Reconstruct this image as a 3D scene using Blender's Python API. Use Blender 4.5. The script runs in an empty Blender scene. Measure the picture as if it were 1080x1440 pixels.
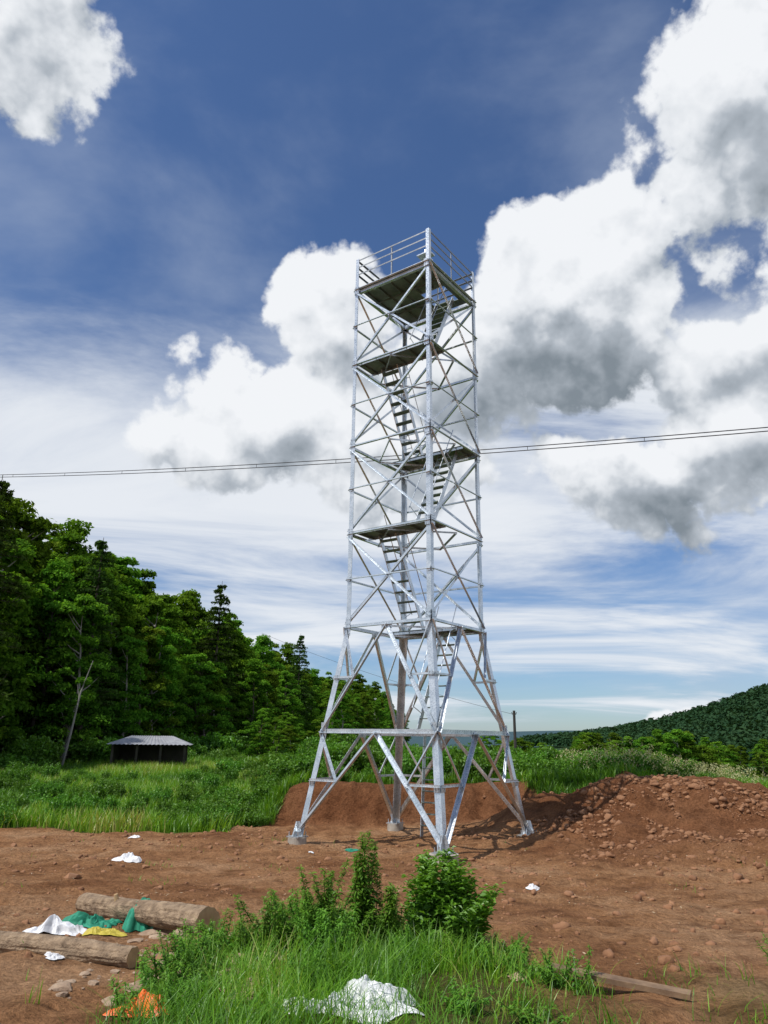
import bpy, math, numpy as np, bmesh
from mathutils import Vector, Matrix
rng=np.random.default_rng(7)
SC=bpy.context.scene
SC.view_settings.view_transform='Standard'
SUN_AZ=-122.0; SUN_EL=57.0

# ------------------------------------------------------------ helpers
def hsh(ix,iy,s):
    n=(ix*374761393+iy*668265263+s*1274126177)&0xffffffff
    n=((n^(n>>13))*1274126177)&0xffffffff
    n=n^(n>>16)
    return (n&0xffffff)/float(0xffffff)
def vn(x,y,s=0):
    x=np.asarray(x,float);y=np.asarray(y,float)
    ix=np.floor(x).astype(np.int64);iy=np.floor(y).astype(np.int64)
    fx=x-ix;fy=y-iy
    fx=fx*fx*(3-2*fx);fy=fy*fy*(3-2*fy)
    a=hsh(ix,iy,s);b=hsh(ix+1,iy,s);c=hsh(ix,iy+1,s);d=hsh(ix+1,iy+1,s)
    return (a*(1-fx)+b*fx)*(1-fy)+(c*(1-fx)+d*fx)*fy
def fbm(x,y,o=4,s=0):
    v=0;a=.5;t=0
    for i in range(o):
        v=v+a*vn(x,y,s+i*17);t+=a;a*=.5
        x=np.asarray(x)*2.03+3.1;y=np.asarray(y)*2.03+1.7
    return v/t-.5
def ss(a,b,x):
    t=np.clip((np.asarray(x,float)-a)/(b-a),0,1);return t*t*(3-2*t)

class MB:
    def __init__(s): s.v=[];s.f=[];s.t=[];s.m=[];s.n=0
    def add(s,v,f,t=0.5,m=0):
        v=np.asarray(v,float).reshape(-1,3);f=np.asarray(f,np.int64)
        s.v.append(v);s.f.append(f+s.n);s.n+=len(v)
        s.t.append(np.broadcast_to(np.asarray(t,float),(len(f),)));s.m.append(np.full(len(f),m))
    def mesh(s,name,mats,smooth=False):
        me=bpy.data.meshes.new(name)
        V=np.concatenate(s.v);me.vertices.add(len(V));me.vertices.foreach_set('co',V.astype(np.float32).ravel())
        lv=np.concatenate([f.ravel() for f in s.f]);cnt=np.concatenate([np.full(len(f),f.shape[1]) for f in s.f])
        st=np.concatenate([[0],np.cumsum(cnt)[:-1]])
        me.loops.add(len(lv));me.loops.foreach_set('vertex_index',lv.astype(np.int32))
        me.polygons.add(len(cnt));me.polygons.foreach_set('loop_start',st.astype(np.int32))
        try: me.polygons.foreach_set('loop_total',cnt.astype(np.int32))
        except Exception: pass
        me.polygons.foreach_set('material_index',np.concatenate(s.m).astype(np.int32))
        me.polygons.foreach_set('use_smooth',np.full(len(cnt),smooth))
        for m in mats: me.materials.append(m)
        at=me.attributes.new('tint','FLOAT','FACE');at.data.foreach_set('value',np.concatenate(s.t).astype(np.float32))
        me.update(calc_edges=True);me.validate()
        return me
    def obj(s,name,mats,smooth=False,parent=None):
        o=bpy.data.objects.new(name,s.mesh(name,mats,smooth));SC.collection.objects.link(o)
        if parent: o.parent=parent
        return o
def empty(name,loc=(0,0,0)):
    o=bpy.data.objects.new(name,None);o.location=loc;SC.collection.objects.link(o);return o
def inst(name,me,loc,rz=0,s=(1,1,1),parent=None,tilt=0):
    o=bpy.data.objects.new(name,me);o.location=loc;o.rotation_euler=(tilt,0,rz);o.scale=s
    SC.collection.objects.link(o)
    if parent: o.parent=parent
    return o
def tube(mb,pts,rad,n=8,t=.5,m=0,cap=True):
    pts=np.asarray(pts,float);k=len(pts);rad=np.broadcast_to(rad,(k,))
    V=[]
    for i in range(k):
        d=pts[min(i+1,k-1)]-pts[max(i-1,0)];d=d/(np.linalg.norm(d)+1e-9)
        u=np.cross(d,[0,0,1.]) if abs(d[2])<.9 else np.cross(d,[1.,0,0]);u/=np.linalg.norm(u);w=np.cross(d,u)
        a=np.arange(n)*2*math.pi/n
        V.append(pts[i]+rad[i]*(np.cos(a)[:,None]*u+np.sin(a)[:,None]*w))
    V=np.concatenate(V);F=[]
    for i in range(k-1):
        for j in range(n): F.append((i*n+j,i*n+(j+1)%n,(i+1)*n+(j+1)%n,(i+1)*n+j))
    mb.add(V,F,t,m)
    if cap:
        mb.add(V[:n][::-1],[list(range(n))],t,m);mb.add(V[-n:],[list(range(n))],t,m)
def box(mb,c,ax,ay,az,hx,hy,hz,t=.5,m=0):
    c=np.asarray(c,float);ax,ay,az=[np.asarray(a,float)/np.linalg.norm(a) for a in (ax,ay,az)]
    V=[c+sx*hx*ax+sy*hy*ay+sz*hz*az for sz in(-1,1) for sy in(-1,1) for sx in(-1,1)]
    mb.add(V,[(0,2,3,1),(4,5,7,6),(0,1,5,4),(2,6,7,3),(0,4,6,2),(1,3,7,5)],t,m)
def prism(mb,prof,p1,p2,s,n,t=.5,m=0):
    p1=np.asarray(p1,float);p2=np.asarray(p2,float);k=len(prof)
    V=[p1+a*s+b*n for a,b in prof]+[p2+a*s+b*n for a,b in prof]
    F=[(i,(i+1)%k,k+(i+1)%k,k+i) for i in range(k)]
    mb.add(V,F,t,m)
def angle(mb,p1,p2,w,t,s,n,tint=.5,m=0):
    prism(mb,[(0,0),(w,0),(w,t),(t,t),(t,w),(0,w)],p1,p2,s,n,tint,m)
def cards(mb,C,size,asp=.6,t=.5,m=0,up=0.0,rng=rng,outward=None):
    n=len(C);N=rng.normal(size=(n,3))
    if outward is not None: N=N*.7+outward
    N[:,2]+=up;N/=np.linalg.norm(N,axis=1)[:,None]+1e-9
    A=rng.normal(size=(n,3));A-=(A*N).sum(1)[:,None]*N;A/=np.linalg.norm(A,axis=1)[:,None]+1e-9
    B=np.cross(N,A);sz=np.broadcast_to(size,(n,))[:,None]
    V=np.stack([C-A*sz,C+B*sz*asp+N*sz*.12,C+A*sz,C-B*sz*asp+N*sz*.12],1).reshape(-1,3)
    mb.add(V,np.arange(4*n).reshape(n,4),t,m)
def blades(mb,X,Y,Z,h,w,lean,t=.5,seg=3,m=0,rng=rng):
    n=len(X);a=rng.uniform(0,6.283,n);dx=np.cos(a);dy=np.sin(a)
    b=a+rng.uniform(.8,2.3,n);wx=np.cos(b);wy=np.sin(b);rows=[]
    for i in range(seg):
        f=i/seg;off=lean*h*f**1.8;wd=w*(1-f*.75)*.5;z=Z+h*(f-.25*lean*f*f)
        rows.append(np.stack([X+dx*off-wx*wd,Y+dy*off-wy*wd,z],1));rows.append(np.stack([X+dx*off+wx*wd,Y+dy*off+wy*wd,z],1))
    rows.append(np.stack([X+dx*lean*h,Y+dy*lean*h,Z+h*(1-.25*lean)],1))
    k=len(rows);V=np.stack(rows,1).reshape(-1,3);base=np.arange(n)*k
    t=np.broadcast_to(t,(n,))
    q=[np.stack([base+2*i,base+2*i+1,base+2*i+3,base+2*i+2],1) for i in range(seg-1)]
    tri=np.stack([base+2*seg-2,base+2*seg-1,base+2*seg],1)
    mb.add(V,np.concatenate(q),np.tile(t,seg-1),m)
    mb.f.append(tri+(mb.n-len(V)));mb.t.append(t);mb.m.append(np.full(n,m))

# ------------------------------------------------------------ materials
def newmat(name):
    m=bpy.data.materials.new(name);m.use_nodes=True;nt=m.node_tree
    return m,nt,nt.nodes,nt.links,nt.nodes['Principled BSDF']
def ramp(nt,fac,stops):
    r=nt.nodes.new('ShaderNodeValToRGB');e=r.color_ramp.elements
    while len(e)<len(stops): e.new(.5)
    for i,(p,c) in enumerate(stops):
        e[i].position=p;e[i].color=(*c,1) if len(c)==3 else c
    nt.links.new(fac,r.inputs[0]);return r.outputs[0]
def noise(nt,scale,detail=5,rough=.55,vec=None,coord='Object'):
    n=nt.nodes.new('ShaderNodeTexNoise');n.inputs['Scale'].default_value=scale;n.inputs['Detail'].default_value=detail;n.inputs['Roughness'].default_value=rough
    if vec is None:
        tc=nt.nodes.new('ShaderNodeTexCoord');vec=tc.outputs[coord]
    nt.links.new(vec,n.inputs['Vector']);return n
def mix(nt,f,a,b,mode='MIX'):
    m=nt.nodes.new('ShaderNodeMix');m.data_type='RGBA';m.blend_type=mode
    for s,v in ((0,f),(6,a),(7,b)):
        if hasattr(v,'is_output'): nt.links.new(v,m.inputs[s])
        else: m.inputs[s].default_value=v if not isinstance(v,tuple) else (*v,1)
    return m.outputs[2]
def bump(nt,h,st,dist,b):
    n=nt.nodes.new('ShaderNodeBump');n.inputs['Strength'].default_value=st;n.inputs['Distance'].default_value=dist
    nt.links.new(h,n.inputs['Height']);nt.links.new(n.outputs[0],b.inputs['Normal'])
def simple(name,c1,c2,scale=6,rough=.8,bs=.3,bd=.01,metal=0):
    m,nt,N,L,b=newmat(name);n=noise(nt,scale,5,.6)
    L.new(ramp(nt,n.outputs[0],[(.3,c1),(.7,c2)]),b.inputs['Base Color'])
    b.inputs['Roughness'].default_value=rough;b.inputs['Metallic'].default_value=metal
    n2=noise(nt,scale*5,3,.6);bump(nt,n2.outputs[0],bs,bd,b);return m
def foliage(name,stops,trans=.3,rnd=.25,gloss=.04):
    m=bpy.data.materials.new(name);m.use_nodes=True;nt=m.node_tree;N=nt.nodes;L=nt.links;N.clear()
    o=N.new('ShaderNodeOutputMaterial');at=N.new('ShaderNodeAttribute');at.attribute_name='tint'
    oi=N.new('ShaderNodeObjectInfo');c=ramp(nt,at.outputs['Fac'],stops)
    mr=N.new('ShaderNodeMapRange');mr.inputs[3].default_value=1-rnd;mr.inputs[4].default_value=1+rnd;L.new(oi.outputs['Random'],mr.inputs[0])
    hs=N.new('ShaderNodeHueSaturation');L.new(c,hs.inputs['Color']);L.new(mr.outputs[0],hs.inputs['Value'])
    mh=N.new('ShaderNodeMapRange');mh.inputs[3].default_value=.5-rnd*.09;mh.inputs[4].default_value=.5+rnd*.05;L.new(oi.outputs['Random'],mh.inputs[0]);L.new(mh.outputs[0],hs.inputs['Hue'])
    d=N.new('ShaderNodeBsdfDiffuse');L.new(hs.outputs[0],d.inputs[0])
    tr=N.new('ShaderNodeBsdfTranslucent')
    tc=mix(nt,1.0,hs.outputs[0],(1.2,1.2,.5),'MULTIPLY');L.new(tc,tr.inputs[0])
    ms=N.new('ShaderNodeMixShader');ms.inputs[0].default_value=trans;L.new(d.outputs[0],ms.inputs[1]);L.new(tr.outputs[0],ms.inputs[2])
    if gloss<=0:
        L.new(ms.outputs[0],o.inputs[0]);return m
    g=N.new('ShaderNodeBsdfGlossy');g.inputs['Roughness'].default_value=.45;g.inputs[0].default_value=(.8,.85,.8,1)
    m2=N.new('ShaderNodeMixShader');m2.inputs[0].default_value=gloss;L.new(ms.outputs[0],m2.inputs[1]);L.new(g.outputs[0],m2.inputs[2])
    L.new(m2.outputs[0],o.inputs[0]);return m
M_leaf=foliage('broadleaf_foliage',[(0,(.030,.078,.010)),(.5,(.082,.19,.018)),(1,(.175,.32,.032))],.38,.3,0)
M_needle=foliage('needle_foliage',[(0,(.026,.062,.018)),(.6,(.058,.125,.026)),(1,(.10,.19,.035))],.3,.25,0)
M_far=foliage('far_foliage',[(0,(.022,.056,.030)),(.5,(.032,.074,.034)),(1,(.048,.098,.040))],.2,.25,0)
M_grass=foliage('grass_blades',[(0,(.05,.13,.010)),(.5,(.125,.31,.016)),(.88,(.24,.44,.03)),(1,(.42,.41,.12))],.4,.1,.04)
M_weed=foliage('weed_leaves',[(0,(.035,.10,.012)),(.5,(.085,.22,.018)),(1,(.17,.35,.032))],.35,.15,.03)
M_flower=foliage('pale_blossom',[(0,(.35,.36,.15)),(1,(.6,.58,.35))],.3,.1,0)
M_bark=simple('tree_bark',(.05,.04,.03),(.13,.11,.085),3,.9,.6,.03)
M_pale=simple('pale_bark',(.18,.17,.15),(.34,.32,.29),3,.9,.3,.02)
M_logbark=simple('log_bark',(.13,.085,.05),(.42,.30,.19),9,.9,1.,.03)
M_logend=simple('log_cut_wood',(.36,.22,.11),(.55,.38,.2),8,.8,.3,.01)
M_conc=simple('concrete_footing',(.26,.22,.18),(.44,.40,.34),5,.9,.4,.01)
M_clod=simple('soil_clods_mat',(.17,.075,.034),(.34,.175,.088),3,.95,.8,.02)
M_stone=simple('pale_stone',(.22,.14,.09),(.42,.31,.21),4,.9,.8,.03)
M_chip=simple('wood_chips_mat',(.30,.2,.11),(.52,.42,.28),4,.9,.3,.01)
M_white=simple('white_plastic',(.62,.63,.65),(.8,.8,.8),9,.4,.3,.01)
M_green=simple('green_cloth_mat',(.01,.16,.09),(.02,.3,.18),9,.7,.3,.01)
M_yellow=simple('yellow_sack_mat',(.4,.33,.03),(.55,.45,.06),9,.6,.3,.01)
M_orange=simple('orange_sack_mat',(.75,.10,.01),(.85,.2,.02),9,.5,.3,.01)
M_plank=simple('old_plank_wood',(.12,.07,.04),(.28,.18,.1),6,.85,.5,.01)
M_wire=simple('cable_rubber',(.02,.02,.022),(.035,.035,.04),6,.6,.1,.001)
M_pole=simple('dark_pole_wood',(.03,.028,.025),(.06,.05,.045),6,.9,.3,.01)
M_roof=simple('weathered_metal_roof',(.20,.205,.22),(.32,.33,.35),2,.6,.3,.01)
M_shed=simple('dark_shed_boards',(.02,.018,.014),(.05,.045,.035),2,.9,.3,.01)
def steel(name,c1,c2,metal,rough):
    m,nt,N,L,b=newmat(name);n=noise(nt,3,5,.6);n2=noise(nt,25,3,.6)
    c=ramp(nt,n.outputs[0],[(.35,c1),(.65,c2)])
    f=ramp(nt,n2.outputs[0],[(.4,(.84,.84,.85)),(.6,(1,1,1))])
    L.new(mix(nt,1.0,c,f,'MULTIPLY'),b.inputs['Base Color'])
    b.inputs['Metallic'].default_value=metal
    L.new(ramp(nt,n2.outputs[0],[(.3,(rough-.08,)*3),(.7,(rough+.1,)*3)]),b.inputs['Roughness'])
    bump(nt,n2.outputs[0],.1,.004,b);return m
M_steel=steel('galvanised_steel',(.54,.60,.64),(.76,.80,.83),.8,.31)
M_rail=steel('handrail_steel',(.20,.22,.24),(.32,.34,.36),.6,.45)
M_deck=steel('deck_plate_steel',(.13,.17,.145),(.22,.26,.225),.4,.5)

# ------------------------------------------------------------ terrain
def dirtmask(x,y):
    n=fbm(x*.5,y*.5,4,77)
    yb=23.0+3.4*ss(-4.6,-2.8,x)+n*2.6
    yb=np.where(x>3.5,yb-1.9*ss(3.5,6,x)+.9*ss(6,8,x),yb)
    m=1-ss(yb-.2,yb+.3,y)
    m=m*(1-ss(12.0,14.0,x+(y-21)*.5+n*2)*ss(18.8,20.5,y))
    return m
def nearmask(x,y):
    n=fbm(x*1.1,y*1.1,4,55)
    hw=1.95-ss(6.5,10.0,y)*.9
    a=(1-ss(hw-.35,hw+.35,np.abs(x+.15)+n*1.6))*(1-ss(9.2,10.2,y+n*3))
    a=a*(1-.55*ss(.7,1.5,x+n))
    b=(1-ss(.4,1.0,np.hypot((x-3.4)*.9,(y-6.7)*.7)+n*1.4))*.40
    return np.clip(np.maximum(a,b),0,1)
def H(x,y):
    x=np.asarray(x,float);y=np.asarray(y,float)
    z=.8*(1-ss(2,18,y))
    z=z+.9*ss(23,50,y)*(1-ss(-5,0,x))
    bank=ss(-4.6,-2.6,x)*(1-ss(10,16,x)*.3)
    wob=1.1*fbm(x*.5,y*.25+3.3,4,5)*2
    z=z+bank*(1.15*ss(25.0+wob,26.2+wob,y)+.25*ss(27,45,y))
    z=z-5.0*ss(36,95,y)*ss(2,28,x)
    wx=x+1.6*fbm(x*.45,y*.45,3,101);wy=y+1.2*fbm(x*.45,y*.45,3,103)
    mnd=1.62*np.exp(-(np.abs((wx-9.1)/4.1)**2.6)-((wy-23.3)/2.6)**2)
    mnd=np.maximum(mnd,1.1*np.exp(-((wx-5.6)/1.9)**2-((wy-24.2)/1.9)**2))
    mnd=np.maximum(mnd,.80*np.exp(-((wx-10.8)/3.8)**2-((wy-19.4)/2.6)**2))
    rgh=np.exp(-((x-8.8)/5.2)**2-((y-21)/4.5)**2)+.45*np.exp(-((x-.5)/4)**2-((y-25.6)/1.3)**2)
    z=z+mnd*(1-.7*ss(24.9,27,y))
    z=z+4*ss(20,60,-x)*ss(20,60,y)
    z=z+60*np.exp(-((x-330)**2+(y-420)**2)/20000.)
    z=z+27*np.exp(-((x-520)**2/90000.+(y-1750)**2/50000.))+20*np.exp(-((x-100)**2/160000.+(y-1900)**2/50000.))
    dirt=dirtmask(x,y)
    rid=.5-np.abs(fbm(x*1.5,y*1.5,4,13))*3
    z=z+dirt*(.18*fbm(x*.55,y*.55,4,2)+.13*fbm(x*2.3,y*2.3,5,9)+.08*rid*ss(-.15,.2,fbm(x*.3,y*.3,2,71)))
    for off in (0.,1.9):
        c=12.6+off+.10*x+.5*np.sin(x*.23+off*.1)
        z=z-dirt*.055*np.exp(-((y-c)/.17)**2)*(1+.4*np.sin(x*17+y*3))+dirt*.03*np.exp(-((np.abs(y-c)-.33)/.12)**2)
    z=z+(rgh*dirt)*(.62*fbm(x*1.1,y*1.1,5,21)+.34*(.3-np.abs(fbm(x*2.6,y*2.6,4,31))))
    z=z+(1-dirt)*.25*fbm(x*.25,y*.25,3,44)*ss(5,30,y)
    return z
gx=6*np.sinh(np.linspace(-6.9,6.9,1000));gx=gx[(gx>-1500)&(gx<2600)]
s=np.linspace(-3.0,6.6,1250);gy=14+7.0*np.sinh(s)
XX,YY=np.meshgrid(gx,gy)
ZZ=H(XX,YY)
V=np.stack([XX,YY,ZZ],-1).reshape(-1,3);ny,nx=XX.shape
I=np.arange(ny*nx).reshape(ny,nx)
F=np.stack([I[:-1,:-1],I[:-1,1:],I[1:,1:],I[1:,:-1]],-1).reshape(-1,4)
mb=MB();mb.add(V,F)
m,nt,N,L,b=newmat('earth_and_turf')
at=N.new('ShaderNodeAttribute');at.attribute_name='veg'
tc=N.new('ShaderNodeTexCoord');vec=tc.outputs['Object']
n1=noise(nt,.33,5,.62,vec);n2=noise(nt,2.2,7,.7,vec);n3=noise(nt,17,5,.78,vec)
dirt=ramp(nt,n1.outputs[0],[(.3,(.26,.115,.050)),(.5,(.42,.215,.10)),(.7,(.56,.34,.19))])
fresh=N.new('ShaderNodeAttribute');fresh.attribute_name='fresh'
dirt=mix(nt,fresh.outputs['Fac'],dirt,ramp(nt,n1.outputs[0],[(.3,(.20,.080,.034)),(.7,(.31,.145,.068))]))
dirt=mix(nt,1.0,dirt,ramp(nt,n2.outputs[0],[(.32,(.52,.47,.44)),(.5,(1,1,1)),(.70,(1.22,1.24,1.27))]),'MULTIPLY')
dirt=mix(nt,1.0,dirt,ramp(nt,n3.outputs[0],[(.34,(.58,.55,.52)),(.6,(1.08,1.08,1.08))]),'MULTIPLY')
gr=ramp(nt,n2.outputs[0],[(.3,(.03,.055,.012)),(.7,(.08,.13,.025))])
col=mix(nt,at.outputs['Fac'],dirt,gr)
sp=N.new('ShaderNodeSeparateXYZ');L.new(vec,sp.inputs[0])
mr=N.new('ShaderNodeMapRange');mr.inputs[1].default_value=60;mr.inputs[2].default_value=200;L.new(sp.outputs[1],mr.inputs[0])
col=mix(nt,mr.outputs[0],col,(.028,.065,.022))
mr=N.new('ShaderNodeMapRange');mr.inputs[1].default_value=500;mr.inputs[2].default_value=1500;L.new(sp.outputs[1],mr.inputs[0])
col=mix(nt,mr.outputs[0],col,(.045,.085,.10))  # distance haze painted into the base colour, bluer towards the far ridges
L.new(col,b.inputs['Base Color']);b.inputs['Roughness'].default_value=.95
b.inputs['Specular IOR Level'].default_value=.1
ad=N.new('ShaderNodeMath');ad.operation='MULTIPLY_ADD';L.new(n3.outputs[0],ad.inputs[0]);ad.inputs[1].default_value=.4;L.new(n2.outputs[0],ad.inputs[2])
bump(nt,ad.outputs[0],1.0,.26,b)
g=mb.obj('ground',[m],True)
vg=np.clip(np.maximum(1-dirtmask(XX,YY),nearmask(XX,YY)*.8),0,1)
a=g.data.attributes.new('veg','FLOAT','POINT');a.data.foreach_set('value',vg.astype(np.float32).ravel())
fr=np.clip(1.3*np.exp(-((XX-9.2)/4.8)**4-((YY-22)/4.0)**4)+1.0*ss(24.3,25.3,YY)+.5*fbm(XX*.5,YY*.5,3,3),0,1)
a=g.data.attributes.new('fresh','FLOAT','POINT');a.data.foreach_set('value',fr.astype(np.float32).ravel())

# ------------------------------------------------------------ tower
T=MB();D=MB();RL=MB()
Cx,Cy=.948,21.036
hv={'F':np.array([.3105,-1.962]),'L':np.array([-1.962,-.3105]),'B':np.array([-.3105,1.962]),'R':np.array([1.962,.3105])}
ZK=5.6;ZB=.2;LV=[5.6,8.3,11.02,13.75,16.46];ZT=17.6
def cor(c,z):
    k=1.0 if z>=ZK else 1+.58*(ZK-z)/ZK
    return np.array([Cx+hv[c][0]*k,Cy+hv[c][1]*k,z])
order=['F','L','B','R']
Z3=np.array([0,0,1.])
def nrm(v): return v/np.linalg.norm(v)
for i,c in enumerate(order):
    nx_=order[(i+1)%4];pv=order[(i-1)%4]
    s1=nrm(cor(nx_,8)-cor(c,8));s2=nrm(cor(pv,8)-cor(c,8))
    angle(T,cor(c,ZB),cor(c,ZK),.17,.018,s1,s2,.5)
    angle(T,cor(c,ZK),cor(c,11.02),.14,.016,s1,s2,.5)
    angle(T,cor(c,11.02),cor(c,ZT),.115,.014,s1,s2,.5)
for i,c in enumerate(order):
    e=order[(i+1)%4]
    fd=nrm(cor(e,8)-cor(c,8));out=np.cross(fd,Z3);
    mid=(cor(c,8)+cor(e,8))/2-np.array([Cx,Cy,8]);
    if np.dot(out,mid)<0: out=-out
    def mem(p1,p2,w=.08,o=0.012,t=.009):
        p1=np.asarray(p1);p2=np.asarray(p2);d=nrm(p2-p1);s_=nrm(np.cross(out,d))
        if s_[2]<0: s_=-s_
        angle(T,p1+out*o-s_*w*.5,p2+out*o-s_*w*.5,w,t,s_,(-out if o<0 else out)*1.0)
    A0,B0=cor(c,ZB+.15),cor(e,ZB+.15);A1,B1=cor(c,2.8),cor(e,2.8);A2,B2=cor(c,ZK),cor(e,ZK)
    M1=(A1+B1)/2;M2=(A2+B2)/2
    mem(A1,B1,.11,.004);mem(A2,B2,.09,.004)
    for (P,Q,Mm) in ((A0,A1,M1),(B0,B1,M1)):
        mem(P,Mm,.10,.02);h=(P+Q)/2;dm=(P+Mm)/2
        mem(h,dm,.06,.032);mem(Q,dm,.06,.036)
    for (P,Q,Mm) in ((A1,A2,M2),(B1,B2,M2)):
        mem(P,Mm,.085,.02);h=(P+Q)/2;dm=(P+Mm)/2
        mem(h,dm,.055,.032);mem(Q,dm,.055,.036)
    for M_ in (M1,M2): box(T,M_+out*.016-Z3*.05,fd,out,Z3,.17,.006,.10)
    for k in range(4):
        za,zb=LV[k],LV[k+1];a0,b0,a1,b1=cor(c,za),cor(e,za),cor(c,zb),cor(e,zb)
        mem(a1,b1,.072,.004)
        mem(a0+Z3*.1,b1-Z3*.1,.064,.018);mem(b0+Z3*.1,a1-Z3*.1,.064,-.018)
        mem((a0+a1)/2,(b0+b1)/2,.045,.034)
        box(T,(a0+b1)/2+out*.012,fd,out,Z3,.055,.005,.055)
    for z,sz in ((1.5,.06),(2.8,.22),(4.2,.06),(5.6,.26),(8.3,.15),(11.02,.24),(13.75,.15),(16.4,.13)):
        for (c_,dr) in ((c,1),(e,-1)):
            p=cor(c_,z)+fd*dr*.085+out*.028
            box(T,p,fd,out,Z3,.08,.005,sz)
            for bz in np.linspace(-sz*.75,sz*.75,4):
                for bx in (-.04,.04): box(T,p+fd*bx+Z3*bz+out*.013,fd,out,Z3,.012,.012,.012)
    for z in (9.66,12.38,6.95,15.1):
        for (c_,dr) in ((c,1),(e,-1)): box(T,cor(c_,z)+fd*dr*.06+out*.028,fd,out,Z3,.055,.005,.07)
    for k,zz in enumerate((ZT-.03,ZT-.29,ZT-.56)):
        angle(RL,cor(c,zz)-out*(.022+.002*k),cor(e,zz)-out*(.022+.002*k),.045,.006,-Z3,-out)
    p=(cor(c,16.46)+cor(e,16.46))/2-out*.035
    angle(RL,p,p+Z3*1.1,.035,.006,fd,-out)
    mem(cor(c,16.36),cor(e,16.36),.10,-.024)
for z in LV[:4]+[2.8]:
    m4=[(cor(order[i],z)+cor(order[(i+1)%4],z))/2-Z3*.05 for i in range(4)]
    for i in range(4):
        d=nrm(m4[(i+1)%4]-m4[i]);angle(T,m4[i],m4[(i+1)%4],.05,.008,np.cross(d,Z3),-Z3)
P0=cor('F',8);PU=cor('L',8)-P0;QU=cor('R',8)-P0
def pq(p,q,z): v=P0+PU*p+QU*q;v=v.copy();v[2]=z;return v
pu,qu=nrm(PU),nrm(QU);SL=np.linalg.norm(PU)
def slab(p0,p1,q0,q1,z,th=.02):
    c=pq((p0+p1)/2,(q0+q1)/2,z);box(D,c,pu,qu,Z3,(p1-p0)/2*SL,(q1-q0)/2*SL,th/2,.5,0)
slab(.02,.98,.02,.52,16.52);slab(.45,.98,.52,.98,16.52);slab(.02,.14,.52,.98,16.52);slab(.14,.45,.86,.98,16.52)
for f in np.linspace(.08,.92,6):
    q2=.5 if .14<f<.45 else .97
    angle(D,pq(f,.03,16.5),pq(f,q2,16.5),.06,.008,pu,-Z3)
angle(D,pq(.03,.33,16.42),pq(.97,.33,16.42),.07,.008,qu,-Z3);angle(D,pq(.47,.66,16.42),pq(.97,.66,16.42),.07,.008,qu,-Z3)
for z,q0,q1 in ((13.75,.02,.34),(11.02,.68,.98),(8.3,.02,.34),(5.6,.68,.98)):
    slab(.02,.98,q0,q1,z+.06)
    for qq in (q0+.005,q1-.03): angle(T,pq(.02,qq,z+.04),pq(.98,qq,z+.04),.07,.008,qu,-Z3)
    for f in np.linspace(.1,.9,5): angle(D,pq(f,q0,z+.03),pq(f,q1,z+.03),.05,.007,pu,-Z3)
slab(.35,.85,.86,1.12,2.86)
def ladder(p,q0,z0,q1,z1,w=.6,rail=True,dp=0,st=.28):
    a=pq(p,q0,z0);b_=pq(p+dp,q1,z1);d=nrm(b_-a);L_=np.linalg.norm(b_-a);nn=nrm(np.cross(pu,d))
    for sg in (-1,1):
        o=pu*sg*w/2
        box(T,(a+b_)/2+o,d,pu,nn,L_/2,.010,.07)
        if rail:
            ro=nn*(.5 if nn[2]>0 else -.5)
            tube(T,[a+o+ro+d*.4,b_+o+ro+d*.5],.014,6)
            for f in(.15,.85): tube(T,[a+o+d*L_*f,a+o+ro+d*L_*f],.011,5)
    k=int((z1-z0)/st)
    for i in range(1,k+1):
        c=a+(b_-a)*(i/(k+.6))
        box(D,c,pu,qu,Z3,w/2-.012,.10,.012)
ladder(.28,.30,13.8,.80,16.5)
ladder(.70,.80,11.05,.28,13.8)
ladder(.27,.28,8.35,.80,11.05)
ladder(.70,.80,5.65,.28,8.35)
ladder(.30,.40,2.86,.80,5.65,dp=-.05)
ladder(.62,.92,.02,.99,2.9,w=.5,rail=False,st=.3)
CB=MB()
for c in order:
    p=cor(c,ZB)
    box(T,[p[0],p[1],ZB],pu,qu,Z3,.20,.20,.014)
    for dv in (pu,qu):
        V_=[p-dv*.18+Z3*.015,p+dv*.18+Z3*.015,p+dv*.06+Z3*.36,p-dv*.06+Z3*.36];w_=nrm(np.cross(dv,Z3))*.008
        V_=[v+w_ for v in V_]+[v-w_ for v in V_]
        T.add(V_,[(0,1,2,3),(7,6,5,4),(0,4,5,1),(1,5,6,2),(2,6,7,3),(3,7,4,0)])
    for sp_ in(-1,1):
        for sq in(-1,1): tube(T,[p+pu*sp_*.15+qu*sq*.15,p+pu*sp_*.15+qu*sq*.15+Z3*.12],.014,6)
    tube(CB,[[p[0],p[1],ZB-.5],[p[0],p[1],ZB-.016]],.33 if c in 'FR' else .24,28)
tw=empty('steel_lookout_tower')
o=T.obj('lattice_frame',[M_steel],False,tw)
RL.obj('handrails',[M_rail],False,tw)
D.obj('deck_plates_and_treads',[M_deck],False,tw)
o=CB.obj('concrete_footings',[M_conc],False,tw)
S=MB();c=pq(.22,.28,16.54)
tube(S,[c,c+Z3*.75],.03,8);box(S,c+Z3*.78,pu,qu,Z3,.24,.16,.02);tube(S,[c+Z3*.8,c+Z3*.98],[.07,.05],8)
for a_ in range(3):
    an=a_*2.1;tube(S,[c+Z3*.5,c+np.array([math.cos(an)*.2,math.sin(an)*.2,0])],.012,5)
S.obj('instrument_stand',[M_steel],False,tw)

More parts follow.
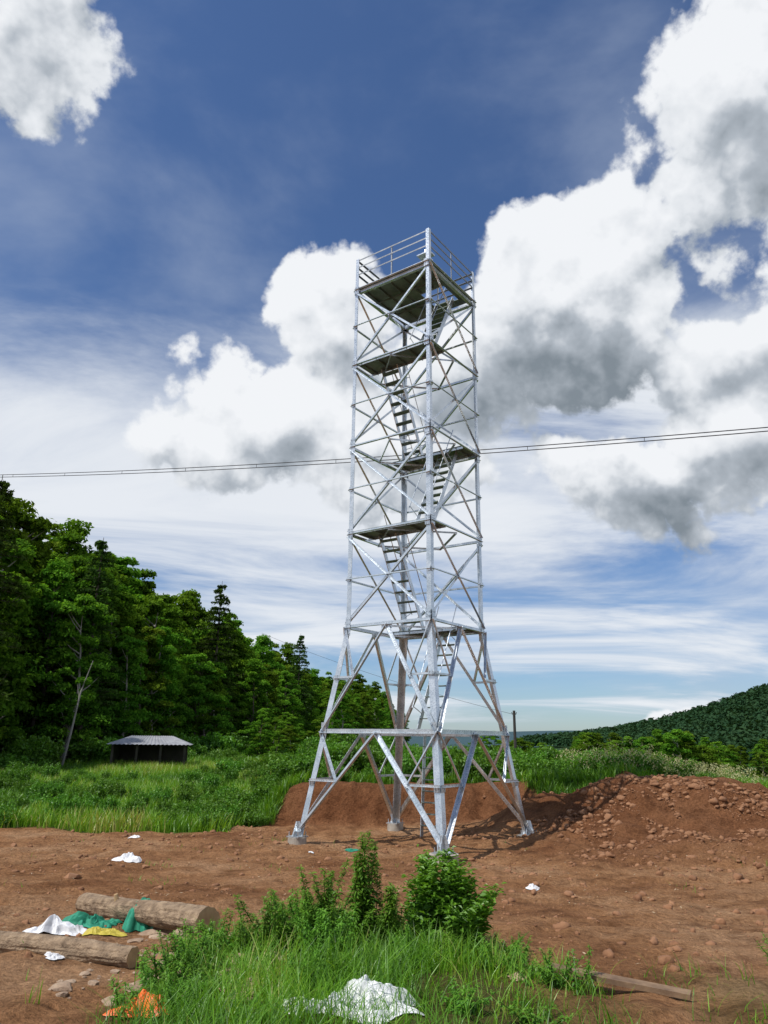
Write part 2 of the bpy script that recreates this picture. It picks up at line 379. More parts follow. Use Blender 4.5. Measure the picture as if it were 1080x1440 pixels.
# ------------------------------------------------------------ wires, pole
def wire(p,q,sag,r,n=40,off=0):
    mb=MB();p=np.array(p,float);q=np.array(q,float);f=np.linspace(0,1,n)[:,None]
    pts=p+(q-p)*f;pts[:,2]-=sag*4*(f*(1-f))[:,0];pts[:,2]+=off
    tube(mb,pts,r,6);return mb,pts
pw=empty('overhead_power_line')
P1=(-34,50,20.2);P2=(22,22,13.45)
mb,pts=wire(P1,P2,.6,.020);mb.obj('cable_upper',[M_wire],True,pw)
mb2,pts2=wire(P1,P2,.67,.020,off=-.12);mb2.obj('cable_lower',[M_wire],True,pw)
mb3=MB()
for i in range(4,38,3): tube(mb3,[pts[i],pts2[i]],.012,4)
mb3.obj('spacers',[M_wire],False,pw)
up=empty('utility_pole',(10.4,60,0))
mb=MB();tube(mb,[(0,0,-2),(0,0,4.9)],[.14,.10],10)
for xx in(-.12,.12): tube(mb,[(xx,0,4.6),(xx*1.6,0,4.78)],.03,6)
mb.obj('pole',[M_pole],False,up)
mb,_=wire((-13,80,13.4),(10.4,60,4.6),.5,.014);o=mb.obj('service_cable',[M_wire],True)

# ------------------------------------------------------------ shed
sh=empty('open_shed',(-13.0,44,float(H(-12.9,44))));sh.rotation_euler[2]=math.radians(12)
mb=MB();W=2.0;Dp=1.6
for sx in(-1,-.33,.33,1):
    for sy in(-1,1): box(mb,(sx*(W-.1),sy*(Dp-.1),.7),(1,0,0),(0,1,0),(0,0,1),.06,.06,.75)
mb.obj('posts',[M_shed],False,sh)
mb=MB();box(mb,(0,Dp-.1,.75),(1,0,0),(0,1,0),(0,0,1),W-.1,.03,.7);box(mb,(-W+.1,0,.75),(1,0,0),(0,1,0),(0,0,1),.03,Dp-.15,.7);mb.obj('walls',[M_shed],False,sh)
mb=MB()
n=60
for sg in(-1,1):
    V=[];F=[]
    for i in range(n+1):
        x=-W-.25+(2*W+.5)*i/n;zc=.02*math.sin(i*2.1)
        V+= [(x,sg*(Dp+.25),1.40+zc),(x*.5,sg*.0,1.86+zc)]
    for i in range(n): F.append((2*i,2*i+2,2*i+3,2*i+1))
    mb.add(V,F)
for sg in(-1,1):
    xe=sg*(W+.25);mb.add([(xe,-Dp-.25,1.40),(xe,Dp+.25,1.40),(xe*.5,0,1.87)],[(0,1,2)])
mb.obj('roof',[M_roof],False,sh)

# ------------------------------------------------------------ trees
def decid(seed,h=14,W=3.4,bark=M_bark,low=.1,nl=62,per=190):
    r=np.random.default_rng(seed);mb=MB()
    k=9;zz=np.linspace(0,h*.88,k);bx=np.cumsum(r.normal(0,.14,k));by=np.cumsum(r.normal(0,.14,k));bx-=bx[0];by-=by[0]
    tube(mb,np.stack([bx,by,zz],1),np.linspace(.2,.03,k),7,m=1)
    for i in range(nl):
        t=low+(1-low)*(i+r.random())/nl;u=(t-low)/(1-low)
        w=W*(np.sin(math.pi*min(1,u*.84+.13))**.55)
        a=r.uniform(0,6.283);rr=w*r.uniform(.25,.95)*(1 if r.random()<.8 else 1.18)
        lr=r.uniform(.65,1.35)*(1-.3*u)*h/14
        c=np.array([np.interp(t*h,zz,bx)+rr*math.cos(a),np.interp(t*h,zz,by)+rr*math.sin(a),t*h-lr*.3+r.normal(0,.25)])
        d=r.normal(size=(per,3));d/=np.linalg.norm(d,axis=1)[:,None];d[:,2]=np.abs(d[:,2])*.9-.3*(r.random(per)<.5)
        rad=lr*(.35+.75*r.random(per)**.6)
        C=c+d*rad[:,None]*np.array([1,1,.7])
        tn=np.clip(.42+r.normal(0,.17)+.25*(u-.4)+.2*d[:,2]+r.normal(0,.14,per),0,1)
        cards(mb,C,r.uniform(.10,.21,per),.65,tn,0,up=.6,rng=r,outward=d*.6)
        if i%4==0:
            z0=max(.5,c[2]-rr*.8);p0=np.array([np.interp(z0,zz,bx),np.interp(z0,zz,by),z0])
            tube(mb,[p0,(p0+c)/2+[0,0,-.1],c],[.07,.045,.015],5,m=1,cap=False)
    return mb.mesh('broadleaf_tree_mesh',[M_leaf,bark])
def conif(seed,h=15,W=2.9):
    r=np.random.default_rng(seed);mb=MB()
    tube(mb,[(0,0,0),(.05,.03,h*.5),(0,0,h)],[.2,.12,.015],7,m=1)
    z=h*.12
    while z<h*.985:
        u=(z-h*.12)/(h*.88);w=W*(1-u)**.62*min(1,.55+2*u)+.15
        nb=int(r.integers(5,9))
        for j in range(nb):
            a=r.uniform(0,6.283);ln=w*r.uniform(.45,1.12);n=int(26+ln*24)
            f=r.random(n)**.7;side=r.normal(0,.18,n)*ln*.6*(1.1-f)
            zz=z+.30*ln*f-.22*ln*f*f*1.5-np.abs(r.normal(0,.13,n))
            C=np.stack([math.cos(a)*ln*f-math.sin(a)*side,math.sin(a)*ln*f+math.cos(a)*side,zz],1)
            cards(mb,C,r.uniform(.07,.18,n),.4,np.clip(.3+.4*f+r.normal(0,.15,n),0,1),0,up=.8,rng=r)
            tube(mb,[(0,0,z),(math.cos(a)*ln*.9,math.sin(a)*ln*.9,z-.05*ln)],[.03,.008],4,m=1,cap=False)
        z+=h*.03*r.uniform(.6,1.4)
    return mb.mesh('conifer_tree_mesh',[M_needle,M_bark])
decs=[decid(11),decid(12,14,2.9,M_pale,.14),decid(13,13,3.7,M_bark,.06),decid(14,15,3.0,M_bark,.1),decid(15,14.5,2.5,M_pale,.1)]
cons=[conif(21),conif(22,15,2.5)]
def bush(seed,W=1.1,h=1.4,n=2400,mat=None,s0=.04,s1=.09):
    r=np.random.default_rng(seed);mb=MB()
    for i in range(26):
        a=r.uniform(0,6.283);rr=W*math.sqrt(r.random())*.8;hh=h*(1-.5*(rr/W)**2)*r.uniform(.55,1)
        tip=np.array([math.cos(a)*rr,math.sin(a)*rr,hh]);b0=np.array([math.cos(a)*rr*.35,math.sin(a)*rr*.35,0])
        tube(mb,[b0,(b0+tip)/2+[0,0,.05],tip],[.015,.01,.004],4,t=.2,m=0,cap=False)
        k=n//26;f=r.random(k)**.6
        C=b0+(tip-b0)*f[:,None]+r.normal(0,.16*W,(k,3))*np.array([1,1,.7])*(1.1-.6*f[:,None]);C[:,2]=np.abs(C[:,2])
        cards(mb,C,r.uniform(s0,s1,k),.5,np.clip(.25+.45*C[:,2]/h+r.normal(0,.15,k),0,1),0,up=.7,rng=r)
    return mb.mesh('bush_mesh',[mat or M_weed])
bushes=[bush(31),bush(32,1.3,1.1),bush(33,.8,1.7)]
fo=empty('forest')
E=np.array([(-27,30),(-20.5,41),(-17,50),(-15,60),(-14.5,75),(-11,115),(-1,200),(12,290)],float)
cum=np.concatenate([[0],np.cumsum(np.linalg.norm(np.diff(E,axis=0),axis=1))])
def edge(d): return np.array([np.interp(d,cum,E[:,0]),np.interp(d,cum,E[:,1])])
r=np.random.default_rng(5);d=0;cnt=0
while d<cum[-1]:
    p=edge(d);st=2.3+.018*d
    for row in range(6 if d<60 else 4):
        q=p+np.array([-row*3.1-r.uniform(0,1.5),row*.9+r.uniform(-1,1)])*(1+d*.004)
        sc=r.uniform(.82,1.16)*(.66 if row==0 else .92 if row==1 else 1.06)*(1.07 if d<20 else 1.0 if d<200 else 1.15)
        if row==0 and r.random()<.3: continue
        z=float(H(q[0],q[1]))-.1
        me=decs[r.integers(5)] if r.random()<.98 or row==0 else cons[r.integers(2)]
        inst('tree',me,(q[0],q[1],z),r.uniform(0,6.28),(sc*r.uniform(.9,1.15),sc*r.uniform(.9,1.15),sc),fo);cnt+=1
    d+=st
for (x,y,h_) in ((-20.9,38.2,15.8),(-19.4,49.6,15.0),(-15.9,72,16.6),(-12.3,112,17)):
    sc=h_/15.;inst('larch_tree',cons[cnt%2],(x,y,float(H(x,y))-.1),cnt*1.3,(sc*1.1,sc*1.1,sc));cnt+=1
mb=MB();tube(mb,[(0,0,0),(.25,.1,2.0),(.5,.1,4.2),(.95,.2,6.0)],[.08,.065,.045,.02],8)
tube(mb,[(.45,.1,3.8),(.2,.2,4.7)],[.02,.01],6);mb.obj('leaning_birch_trunk',[M_pale],True).location=(-17.9,43.9,float(H(-17.9,43.9)))
sb=empty('shrub_thicket');d=0
while d<170:
    p=edge(d)
    for j in range(2):
        q=p+np.array([r.uniform(.5,3.5),r.uniform(-1.5,1.0)]);s_=r.uniform(.9,1.9)
        inst('shrub',bushes[r.integers(3)],(q[0],q[1],float(H(q[0],q[1]))-.05),r.uniform(0,6),(s_,s_,s_*r.uniform(.7,1.1)),sb)
    d+=1.8+.02*d
for i in range(85):
    y=r.uniform(34,75);x=r.uniform(-.30*y,.02*y) if y>40 else r.uniform(-.34*y,-.1*y);s_=r.uniform(.4,1.3)
    if abs(x+12.9)<3.2 and y<50 and y>36: continue
    inst('shrub',bushes[r.integers(3)],(x,y,float(H(x,y))-.05),r.uniform(0,6),(s_,s_,s_*r.uniform(.6,1.1)),sb)
for i in range(26):
    y=r.uniform(45,80);x=r.uniform(-.17*y,-.03*y);s_=r.uniform(.16,.3)
    inst('sapling',decs[r.integers(5)],(x,y,float(H(x,y))-.05),r.uniform(0,6),(s_*1.3,s_*1.3,s_),sb)
for i in range(190):
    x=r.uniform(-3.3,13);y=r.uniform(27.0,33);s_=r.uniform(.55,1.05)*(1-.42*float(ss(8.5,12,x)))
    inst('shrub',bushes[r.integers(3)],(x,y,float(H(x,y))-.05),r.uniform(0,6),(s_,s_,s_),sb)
for i in range(16):
    x=r.uniform(-6,-3.4);y=r.uniform(24.3,28);s_=r.uniform(.4,.7)
    inst('shrub',bushes[r.integers(3)],(x,y,float(H(x,y))-.05),r.uniform(0,6),(s_,s_,s_),sb)
ft=empty('distant_trees')
for i in range(130):
    y=r.uniform(85,200);x=y*r.uniform(.12,.62);sc=r.uniform(.38,.6)
    if x<y*.25: sc*=.75
    inst('tree',decs[r.integers(4)],(x,y,float(H(x,y))-.5),r.uniform(0,6),(sc*1.3,sc*1.3,sc),ft)
hb=MB();n=6500
x=r.uniform(90,420,n);y=r.uniform(230,520,n);z=H(x,y)
k=np.abs(x-y*.5)<y*.4;x,y,z=x[k],y[k],z[k];n=len(x)
per=40;dd=r.normal(size=(n,per,3));dd/=np.linalg.norm(dd,axis=2)[...,None];dd[...,2]=np.abs(dd[...,2])*1.3
sc=r.uniform(1.7,3.4,n)
C=np.stack([x,y,z+1.5],1)[:,None,:]+dd*sc[:,None,None]*np.array([1,1,1.4])
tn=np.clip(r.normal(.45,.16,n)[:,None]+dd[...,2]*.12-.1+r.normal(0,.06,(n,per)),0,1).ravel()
cards(hb,C.reshape(-1,3),r.uniform(.5,1.1,n*per),.8,tn,up=.5,rng=r,outward=dd.reshape(-1,3))
hb.obj('hill_forest',[M_far])

# ------------------------------------------------------------ meadow grass
r=np.random.default_rng(9);mg=MB()
def scatter(n,x0,x1,y0,y1): return r.uniform(x0,x1,n),r.uniform(y0,y1,n)
x,y=scatter(330000,-30,1,21.5,48)
k=(r.random(len(x))<(1-dirtmask(x,y))*np.clip(1.35-(y-22)/40,.25,1))&(x>-.58*y)&(x<-.02*y+2)&(fbm(x*.6,y*.6,3,91)+.5>r.random(len(x))*.75)
x,y=x[k],y[k];cl=fbm(x*.35,y*.35,4,66)
blades(mg,x,y,H(x,y)-.02,r.uniform(.2,.55,len(x))*(1+1.6*cl),r.uniform(.02,.045,len(x)),r.uniform(.1,.7,len(x)),np.clip(.52+1.4*cl+r.normal(0,.17,len(x)),0,1),rng=r)
x,y=scatter(50000,-14,14,48,80);k=(x>-.28*y)&(x<.1*y);x,y=x[k],y[k]
blades(mg,x,y,H(x,y)-.02,r.uniform(.4,.8,len(x)),.07,r.uniform(.1,.5,len(x)),np.clip(.5+r.normal(0,.18,len(x)),0,1),rng=r)
x,y=scatter(90000,-4,16,24,33);k=(r.random(len(x))<(1-dirtmask(x,y)));x,y=x[k],y[k]
blades(mg,x,y,H(x,y)-.02,r.uniform(.2,.55,len(x)),r.uniform(.02,.04,len(x)),r.uniform(.2,.8,len(x)),np.clip(.45+r.normal(0,.2,len(x)),0,1),rng=r)
x,y=scatter(60000,9,26,17,33);k=(r.random(len(x))<(1-dirtmask(x,y)));x,y=x[k],y[k]
blades(mg,x,y,H(x,y)-.02,r.uniform(.2,.45,len(x)),r.uniform(.02,.04,len(x)),r.uniform(.2,.8,len(x)),np.clip(.6+r.normal(0,.2,len(x)),0,1),rng=r)
mg.obj('meadow_grass',[M_grass])
fw=MB();nf=900;x=r.uniform(6.5,13,nf);y=r.uniform(25.6,29,nf);z=H(x,y)+r.uniform(.5,1.1,nf)*(1-.4*ss(9,12,x))
for j in range(5): cards(fw,np.stack([x+r.normal(0,.05,nf),y+r.normal(0,.05,nf),z+j*.035],1),.032,.6,r.random(nf),rng=r)
fw.obj('meadow_flowers',[M_flower])
ws=empty('meadow_weeds')
for i in range(190):
    y=r.uniform(23.5,42);x=r.uniform(-.56*y,-.12*y);s_=r.uniform(.25,.6)
    if dirtmask(x,y)>.3 or (abs(x+12.9)<3.2 and y>37): continue
    inst('weed_clump',bushes[r.integers(3)],(x,y,float(H(x,y))-.05),r.uniform(0,6),(s_,s_,s_*1.3),ws)

# ------------------------------------------------------------ foreground plants
r=np.random.default_rng(15);fg=MB()
x,y=scatter(62000,-3.6,4.2,4.6,10.6)
m_=nearmask(x,y)*(.12+.88*ss(-.13,.12,fbm(x*1.7,y*1.7,3,12)));k=r.random(len(x))<m_;x,y=x[k],y[k]
hh=r.uniform(.08,.34,len(x))*(.5+1.9*np.clip(fbm(x*1.3,y*1.3,3,19)+.35,0,1))*(1-.4*ss(.6,1.6,x))
blades(fg,x,y,H(x,y)-.015,hh,r.uniform(.005,.012,len(x)),r.uniform(.15,1.2,len(x)),np.clip(.50+.9*fbm(x*1.1,y*1.1,3,23)+r.normal(0,.2,len(x)),0,1),seg=4,rng=r)
x,y=scatter(6500,-9,11,7,23);k=(fbm(x*.9,y*.9,3,62)>.24);x,y=x[k],y[k]
blades(fg,x,y,H(x,y)-.01,r.uniform(.05,.16,len(x)),.012,r.uniform(.3,1.,len(x)),.5,seg=3,rng=r)
fg.obj('grass',[M_grass])
def weedplant(name,x,y,stems,h,spread,leaf,seed,dens=90,narrow=.28,parent=None,dome=0):
    r=np.random.default_rng(seed);mb=MB();z0=float(H(x,y))
    for i in range(stems):
        a=r.uniform(0,6.283);b0=np.array([x+r.normal(0,spread*.3),y+r.normal(0,spread*.3),z0-.02])
        rr=r.uniform(.2,1);hh=h*r.uniform(.5,1.0)*(1-dome*rr*rr);tp=b0+np.array([math.cos(a)*spread*rr,math.sin(a)*spread*rr,hh])
        md=(b0+tp)/2+np.array([0,0,.06*hh]);tube(mb,[b0,md,tp],[.007,.005,.002],5,t=.35,cap=False)
        k=int(dens*hh);f=r.random(k)**.8;c=b0+(tp-b0)*f[:,None];c[:,2]+=.12*hh*f*(1-f)
        if dome: c=c+r.normal(0,.035,(k,3))
        an=r.uniform(0,6.283,k);L_=leaf*r.uniform(.6,1.2,k)*(1.15-.6*f)
        dr=np.stack([np.cos(an),np.sin(an),r.uniform(-.2,.7,k)],1);sd=np.stack([-np.sin(an),np.cos(an),r.normal(0,.3,k)],1)
        wv=sd*L_[:,None]*narrow
        p0=c;p1=c+dr*L_[:,None]*.5+wv*.5+[0,0,.004];p2=c+dr*L_[:,None]-np.array([0,0,1])*L_[:,None]*.25;p3=c+dr*L_[:,None]*.5-wv*.5+[0,0,.004]
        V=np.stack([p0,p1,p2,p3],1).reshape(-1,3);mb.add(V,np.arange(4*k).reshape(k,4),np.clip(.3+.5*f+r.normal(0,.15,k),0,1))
    return mb.obj(name,[M_weed],False,parent)
weedplant('tall_weed',-.13,8.5,9,1.40,.17,.10,1,340,.3)
weedplant('tall_weed',-.45,8.3,16,.92,.38,.10,2,300)
weedplant('tall_weed',.08,8.4,12,.72,.24,.10,5,300)
weedplant('leafy_bush',.70,8.9,60,1.02,.46,.13,3,270,.42,dome=.5)
weedplant('tall_weed',-1.0,8.5,22,.62,.4,.09,4,280)
wu=empty('weed_undergrowth')
for i in range(52):
    x=r.uniform(-1.9,1.7);y=r.uniform(6.0,9.4)
    if float(nearmask(x,y))<.3 or (abs(x+.18)<.62 and 5.6<y<6.75): continue
    h_=r.uniform(.2,.5)*(1.15 if x<.3 else .8)*(.6 if y<6.9 else 1)
    weedplant('low_weed',x,y,int(r.integers(6,13)),h_,.28,r.uniform(.05,.09),100+i,300,parent=wu)
for i,(x,y,h_) in enumerate(((3.3,6.6,.25),(3.7,7.4,.3),(-.2,9.3,.35))):
    weedplant('low_weed',x,y,10,h_,.3,.08,40+i,300,parent=wu)
# ------------------------------------------------------------ clods, stones
def ico(sub=1):
    bm=bmesh.new();bmesh.ops.create_icosphere(bm,subdivisions=sub,radius=1);v=np.array([p.co[:] for p in bm.verts]);f=np.array([[q.index for q in p.verts] for p in bm.faces]);bm.free();return v,f
iv,iF=ico(2)
def rocks(name,X,Y,S,mat,seed,sink=.25,flat=.7,smooth=False,cuts=4,jit=.07):
    r=np.random.default_rng(seed);mb=MB();Z=H(X,Y)
    vars_=[]
    for i in range(16):
        q=iv*(1+1.3*fbm(iv[:,0]*1.3+i*7,iv[:,1]*1.3+iv[:,2]*1.7,4,i)[:,None]+r.normal(0,jit,(len(iv),1)))
        for j in range(cuts):
            nn=nrm(r.normal(size=3));dd_=q@nn;cut=.6;q=q-np.outer(np.maximum(dd_-cut,0),nn)
        q=q*r.uniform(.6,1.2,3);vars_.append(q)
    for x,y,z,s_ in zip(X,Y,Z,S):
        a=r.uniform(0,6.28);R=np.array([[math.cos(a),-math.sin(a),0],[math.sin(a),math.cos(a),0],[0,0,flat]])
        mb.add(vars_[r.integers(16)]@R.T*s_+[x,y,z+s_*flat*(1-2*sink)*.5],iF)
    return mb.obj(name,[mat],smooth)
r=np.random.default_rng(77)
x=np.concatenate([r.uniform(-9,11,4600),r.normal(9.0,3.0,5200)]);y=np.concatenate([r.uniform(8,24,4600),r.normal(21.5,2.0,5200)])
sz=.008+.10*r.random(len(x))**6+.012
k=(dirtmask(x,y)>.6)&(y>6)&(fbm(x*.6,y*.6,3,8)>-.08);x,y,sz=x[k],y[k],sz[k];sz=np.where(x<5,sz*.7,sz*.95);rocks('soil_clods',x,y,sz,M_clod,3,.42,.75,True,1,.13)
x=r.uniform(-2.7,-.9,150);y=r.uniform(6.6,9.8,150);rocks('stones',x,y,.02+.12*r.random(150)**3,M_stone,4,.4,.45)
x=np.array([-5.6,-4.7,4.0]);y=np.array([14.8,16.3,8.0]);rocks('boulder',x,y,np.array([.17,.09,.06]),M_clod,5,.3,.7)
ch=MB();x=r.uniform(-9,8,1500);y=8+14*r.random(1500)**1.3
k=(dirtmask(x,y)>.6)&(fbm(x*.5,y*.5,3,88)>-.05);x,y=x[k],y[k]
cards(ch,np.stack([x,y,H(x,y)+.012],1),r.uniform(.01,.035,len(x)),.3,.5,0,up=3.5,rng=r);ch.obj('wood_chips',[M_chip])

# ------------------------------------------------------------ logs
def log(name,p,q,r0,r1,seed):
    mb=MB();p=np.array(p,float);q=np.array(q,float);k=60;n=36;d=nrm(q-p)
    u=nrm(np.cross(d,Z3));w=np.cross(u,d);V=[]
    for i in range(k):
        f=i/(k-1);a=np.arange(n)*2*math.pi/n;rad=(r0*(1-f)+r1*f)*(1+.30*fbm(np.cos(a)*1.5+f*6,np.sin(a)*1.5+f*2,3,seed)+.2*fbm(a*6,f*9+a*0,3,seed+3))
        bend=.05*math.sin(f*4+seed)
        V.append(p+(q-p)*f+u*bend+np.cos(a)[:,None]*rad[:,None]*u+np.sin(a)[:,None]*rad[:,None]*w)
    V=np.concatenate(V);F=[(i*n+j,i*n+(j+1)%n,(i+1)*n+(j+1)%n,(i+1)*n+j) for i in range(k-1) for j in range(n)]
    mb.add(V,F,.5,0);mb.add(V[:n][::-1],[list(range(n))],.5,1);mb.add(V[-n:],[list(range(n))],.5,1)
    kn=V[n*20+7];tube(mb,[kn-w*.02,kn+w*.06+u*.02],[.035,.025],8,m=1)
    return mb.obj(name,[M_logbark,M_logend],False)
def hz(x,y,o): return (x,y,float(H(x,y))+o)
log('log',hz(-4.0,11.3,.10),hz(-1.95,9.25,.13),.12,.155,1)
log('log',hz(-4.9,8.8,.08),hz(-2.3,7.85,.08),.12,.09,2)

# ------------------------------------------------------------ litter
def crumple(name,x,y,w,l,h,mat,seed,rz=0,base=0):
    n=64;u,v=np.meshgrid(np.linspace(-1,1,n),np.linspace(-1,1,n));a=np.arctan2(v,u)
    rad=1+1.3*fbm(np.cos(a)*1.4+seed,np.sin(a)*1.4,3,seed);sq=np.maximum(np.abs(u),np.abs(v))/(np.hypot(u,v)+1e-6)
    px=u*sq*rad*w/2;py=v*sq*rad*l/2;rr=np.clip(np.maximum(np.abs(u),np.abs(v)),0,1)
    lump=np.clip(fbm(u*1.5+seed,v*1.5,2,seed+2)*2.6+.45,.04,1.3)
    wx=u+.5*fbm(u*2,v*2,2,seed+30);wy=v+.5*fbm(u*2+5,v*2,2,seed+31)
    rg=1-np.clip(np.abs(fbm(wx*1.8+seed,wy*1.8,1,seed+5))*5,0,1)
    rg2=1-np.clip(np.abs(fbm(wx*4+seed,wy*4,2,seed+8))*6,0,1)
    hh=(1-rr**4)*h*(lump*.75+.35*rg+.15*rg2)
    c,s_=math.cos(rz),math.sin(rz);X=x+px*c-py*s_;Y=y+px*s_+py*c
    Z=H(X,Y)+.012+np.maximum(hh,0)+base*(1-rr**2)
    V=np.stack([X,Y,Z],-1).reshape(-1,3);I=np.arange(n*n).reshape(n,n)
    mb=MB();mb.add(V,np.stack([I[:-1,:-1],I[:-1,1:],I[1:,1:],I[1:,:-1]],-1).reshape(-1,4))
    return mb.obj(name,[mat],False)
crumple('white_plastic_sheet',-.18,6.42,.98,.5,.17,M_white,3,.1)
crumple('white_woven_sack',-3.72,9.45,.75,.6,.15,M_white,4,-.3)
crumple('green_cloth',-3.5,10.1,.75,.45,.12,M_green,5,.3)
crumple('green_cloth',-2.93,10.25,.36,.5,.12,M_green,6,.0,.2)
crumple('yellow_sack',-3.1,9.4,.5,.4,.06,M_yellow,7,.2)
crumple('orange_sack',-1.7,6.3,.5,.35,.10,M_orange,8,.1)
crumple('white_woven_sack',-5.35,17.3,.62,.45,.15,M_white,9,.1)
crumple('plastic_scrap',-6.5,21.3,.3,.2,.06,M_white,10)
crumple('plastic_scrap',2.75,14.6,.24,.2,.07,M_white,11)
crumple('plastic_scrap',-1.6,19.0,.12,.12,.04,M_white,13)
crumple('plastic_scrap',-3.1,8.0,.24,.15,.03,M_white,14)
crumple('plastic_scrap',1.25,7.6,.2,.3,.06,M_stone,15)
crumple('green_cloth',-.7,19.6,.4,.2,.05,M_green,16)
mb=MB();p=np.array(hz(1.5,7.4,.05));q=np.array(hz(2.55,6.9,.05));d=nrm(q-p)
box(mb,(p+q)/2,d,np.cross(Z3,d),Z3,np.linalg.norm(q-p)/2,.07,.02);mb.obj('wooden_plank',[M_plank])

# ------------------------------------------------------------ sky
w=bpy.data.worlds.new('World');SC.world=w;w.use_nodes=True;nt=w.node_tree;N=nt.nodes;L=nt.links
bg=N['Background'];bg.inputs[1].default_value=.11
sk=N.new('ShaderNodeTexSky');sk.sky_type='NISHITA';sk.sun_disc=False
sk.sun_elevation=math.radians(SUN_EL);sk.sun_rotation=math.radians(SUN_AZ%360);sk.air_density=1.0;sk.dust_density=.4;sk.ozone_density=2.5
def lk(v,s):
    if hasattr(v,'is_output'): L.new(v,s)
    else: s.default_value=v
def mt(op,a,b=0,c=0,clamp=False):
    n=N.new('ShaderNodeMath');n.operation=op;n.use_clamp=clamp;lk(a,n.inputs[0]);lk(b,n.inputs[1]);lk(c,n.inputs[2]);return n.outputs[0]
def vm(op,a,b=(0,0,0),s=None):
    n=N.new('ShaderNodeVectorMath');n.operation=op;lk(a,n.inputs[0]);lk(b,n.inputs[1])
    if s is not None: lk(s,n.inputs[3])
    return n.outputs[0]
def nz(vec,sc,det=8,rough=.55,out=0,dist=0):
    n=N.new('ShaderNodeTexNoise');n.inputs['Scale'].default_value=sc;n.inputs['Detail'].default_value=det;n.inputs['Roughness'].default_value=rough;n.inputs['Distortion'].default_value=dist
    L.new(vec,n.inputs['Vector']);return n.outputs[out]
def sstep(x,a,b):
    n=N.new('ShaderNodeMapRange');n.interpolation_type='SMOOTHSTEP';lk(x,n.inputs[0]);n.inputs[1].default_value=a;n.inputs[2].default_value=b;return n.outputs[0]
def azel(v):
    v=vm('NORMALIZE',v);s=N.new('ShaderNodeSeparateXYZ');L.new(v,s.inputs[0])
    az=mt('MULTIPLY',mt('ARCTAN2',s.outputs[0],s.outputs[1]),57.2958)
    el=mt('MULTIPLY',mt('ARCSINE',s.outputs[2]),57.2958);return az,el,s
def blobs(az,el,lst):
    acc=None
    for (a,e,ra,re,wt) in lst:
        p=mt('MULTIPLY',mt('SUBTRACT',az,a),1/ra);q=mt('MULTIPLY',mt('SUBTRACT',el,e),1/re)
        d=mt('SQRT',mt('MULTIPLY_ADD',p,p,mt('MULTIPLY',q,q)))
        m=mt('MULTIPLY',mt('SUBTRACT',1,d),wt)
        acc=m if acc is None else mt('SMOOTH_MAX',acc,m,.15)
    return acc
CU=[(-34,46.5,10,6.5,1.2),(32.5,41,12,9.5,1.5),(36,34,8.5,7,1.3),(15.5,31.5,9.5,9,1.5),(21.5,36.5,4,3.0,.8),(7,27,8,6,1.2),(-4.0,30,6.5,6,1.3),(-10,24.8,8.5,4.5,1.2),(0,23,11,6,1.2),(-15,21,8,3.2,.9),
    (28,26,9,4.2,1.0),(20,17.5,7.5,4.2,1.1),(27,21,7,4,1.1),(22,1.6,5,1.8,.9),(60,35,16,10,1),(-75,35,20,10,1),(110,30,20,10,1),(-150,35,20,10,1)]
tcw=N.new('ShaderNodeTexCoord');dirv=tcw.outputs['Generated']
c1=vm('SCALE',vm('SUBTRACT',nz(dirv,5,2,.5,1),(.5,.5,.5)),s=.15)
def dens(v,det):
    v2=vm('ADD',v,c1);az,el,_=azel(v2);b=blobs(az,el,CU)
    n=mt('SUBTRACT',nz(v,8,det,.6),.5)
    bl=mt('ABSOLUTE',mt('SUBTRACT',nz(v,13,4,.5),.5))
    d=mt('MULTIPLY_ADD',n,1.9,b);d=mt('MULTIPLY_ADD',mt('SUBTRACT',bl,.07),1.7,d);return d
D0=dens(dirv,8)
D1=dens(vm('ADD',dirv,(-.014,-.008,.032)),4)
az,el,sp=azel(dirv)
alpha=sstep(D0,.02,.28)
lit=mt('MULTIPLY_ADD',mt('SUBTRACT',D0,D1),.72,.76)
lit=mt('SUBTRACT',lit,mt('MULTIPLY',sstep(D0,.3,1.3),.14))
wn=vm('SCALE',vm('SUBTRACT',nz(dirv,5,5,.62,1),(.5,.5,.5)),s=.28)
az2,el2,_=azel(vm('ADD',dirv,wn))
dk=blobs(az2,el2,[(16,24.6,11,5.5,1.2),(20,15.8,8,3.4,1.1),(31,36,9,3.5,.5),(28,24.5,7,2.5,.35)])
dk=sstep(dk,-.25,1.1)
lit=mt('SUBTRACT',lit,mt('MULTIPLY',dk,.52))
cr=N.new('ShaderNodeValToRGB');e=cr.color_ramp.elements;e[0].position=0;e[0].color=(.22,.26,.30,1);e[1].position=.92;e[1].color=(.88,.90,.93,1);e.new(.42).color=(.44,.485,.54,1)
e.new(.70).color=(.76,.79,.83,1)
L.new(lit,cr.inputs[0])
zz=mt('ADD',mt('MAXIMUM',sp.outputs[2],0),.12)
pl=vm('SCALE',dirv,s=mt('DIVIDE',1.0,zz))
mp=N.new('ShaderNodeMapping');mp.inputs['Rotation'].default_value=(0,0,math.radians(-38));mp.inputs['Scale'].default_value=(.42,.85,0);mp.inputs['Location'].default_value=(3.1,1.7,0)
L.new(pl,mp.inputs[0])
sn=nz(mp.outputs[0],1.15,8,.6,0,.9)
rb=N.new('ShaderNodeValToRGB');e=rb.color_ramp.elements
st=[(0,.47),(.09,.57),(.2,.65),(.36,.70),(.46,.58),(.56,.45),(.7,.44),(1,.42)]
while len(e)<len(st): e.new(.5)
for i,(p_,v_) in enumerate(st): e[i].position=p_;e[i].color=(v_,v_,v_,1)
L.new(mt('DIVIDE',el,60),rb.inputs[0])
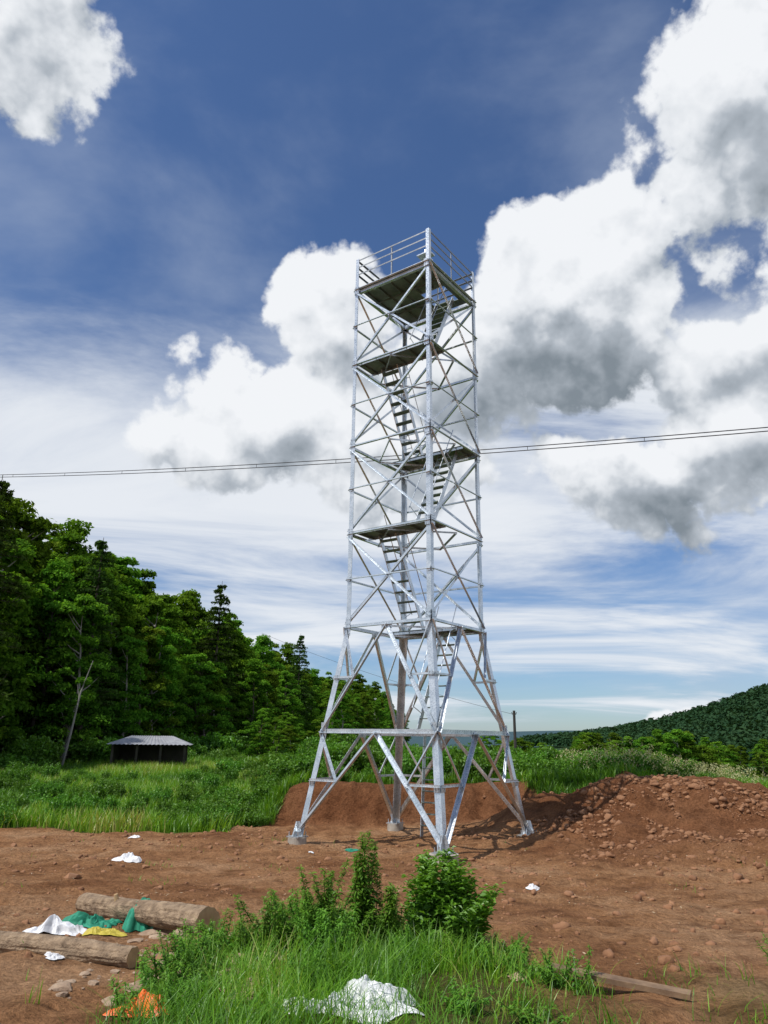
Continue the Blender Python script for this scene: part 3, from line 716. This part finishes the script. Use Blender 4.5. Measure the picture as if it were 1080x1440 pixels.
sv=mt('ADD',sn,mt('SUBTRACT',rb.outputs[0],.5))
sa=mt('MULTIPLY',sstep(sv,.42,.72),.92)
n4=nz(vm('MULTIPLY',dirv,(1.0,1.3,1.7)),2.6,6,.55,0,.15)
veil=mt('MULTIPLY',sstep(n4,.38,.80),.50)
def mixc(f,a,b):
    m=N.new('ShaderNodeMix');m.data_type='RGBA';lk(f,m.inputs[0]);lk(a,m.inputs[6]);lk(b,m.inputs[7]);return m.outputs[2]
mm=N.new('ShaderNodeMix');mm.data_type='RGBA';mm.blend_type='MULTIPLY';mm.inputs[0].default_value=1;L.new(sk.outputs[0],mm.inputs[6]);mm.inputs[7].default_value=(.66,.80,1.0,1)
K=9.2
sr=N.new('ShaderNodeValToRGB');e=sr.color_ramp.elements;e[0].position=.3;e[0].color=(.50,.58,.70,1);e[1].position=.75;e[1].color=(.84,.87,.91,1);L.new(sv,sr.inputs[0])
out=mixc(veil,mm.outputs[2],(.46*K,.53*K,.66*K,1))
out=mixc(sa,out,vm('SCALE',sr.outputs[0],s=K))
out=mixc(alpha,out,vm('SCALE',cr.outputs[0],s=K))
L.new(out,bg.inputs[0])

sd=Vector((math.sin(math.radians(SUN_AZ))*math.cos(math.radians(SUN_EL)),math.cos(math.radians(SUN_AZ))*math.cos(math.radians(SUN_EL)),math.sin(math.radians(SUN_EL))))
ld=bpy.data.lights.new('sun','SUN');ld.energy=4.2;ld.angle=math.radians(.5);ld.color=(1,.96,.9)
lo=bpy.data.objects.new('sun',ld);lo.rotation_euler=sd.to_track_quat('Z','Y').to_euler();lo.location=sd*50;SC.collection.objects.link(lo)
cd=bpy.data.cameras.new('camera');cd.sensor_fit='VERTICAL';cd.sensor_height=36;cd.lens=26;cd.clip_end=6000;cd.clip_start=.05
co=bpy.data.objects.new('camera',cd);co.location=(0,0,2.6)
co.rotation_euler=(Matrix.Rotation(math.radians(107.1),3,'X')@Matrix.Rotation(math.radians(.75),3,'Z')).to_euler()
SC.collection.objects.link(co);SC.camera=co
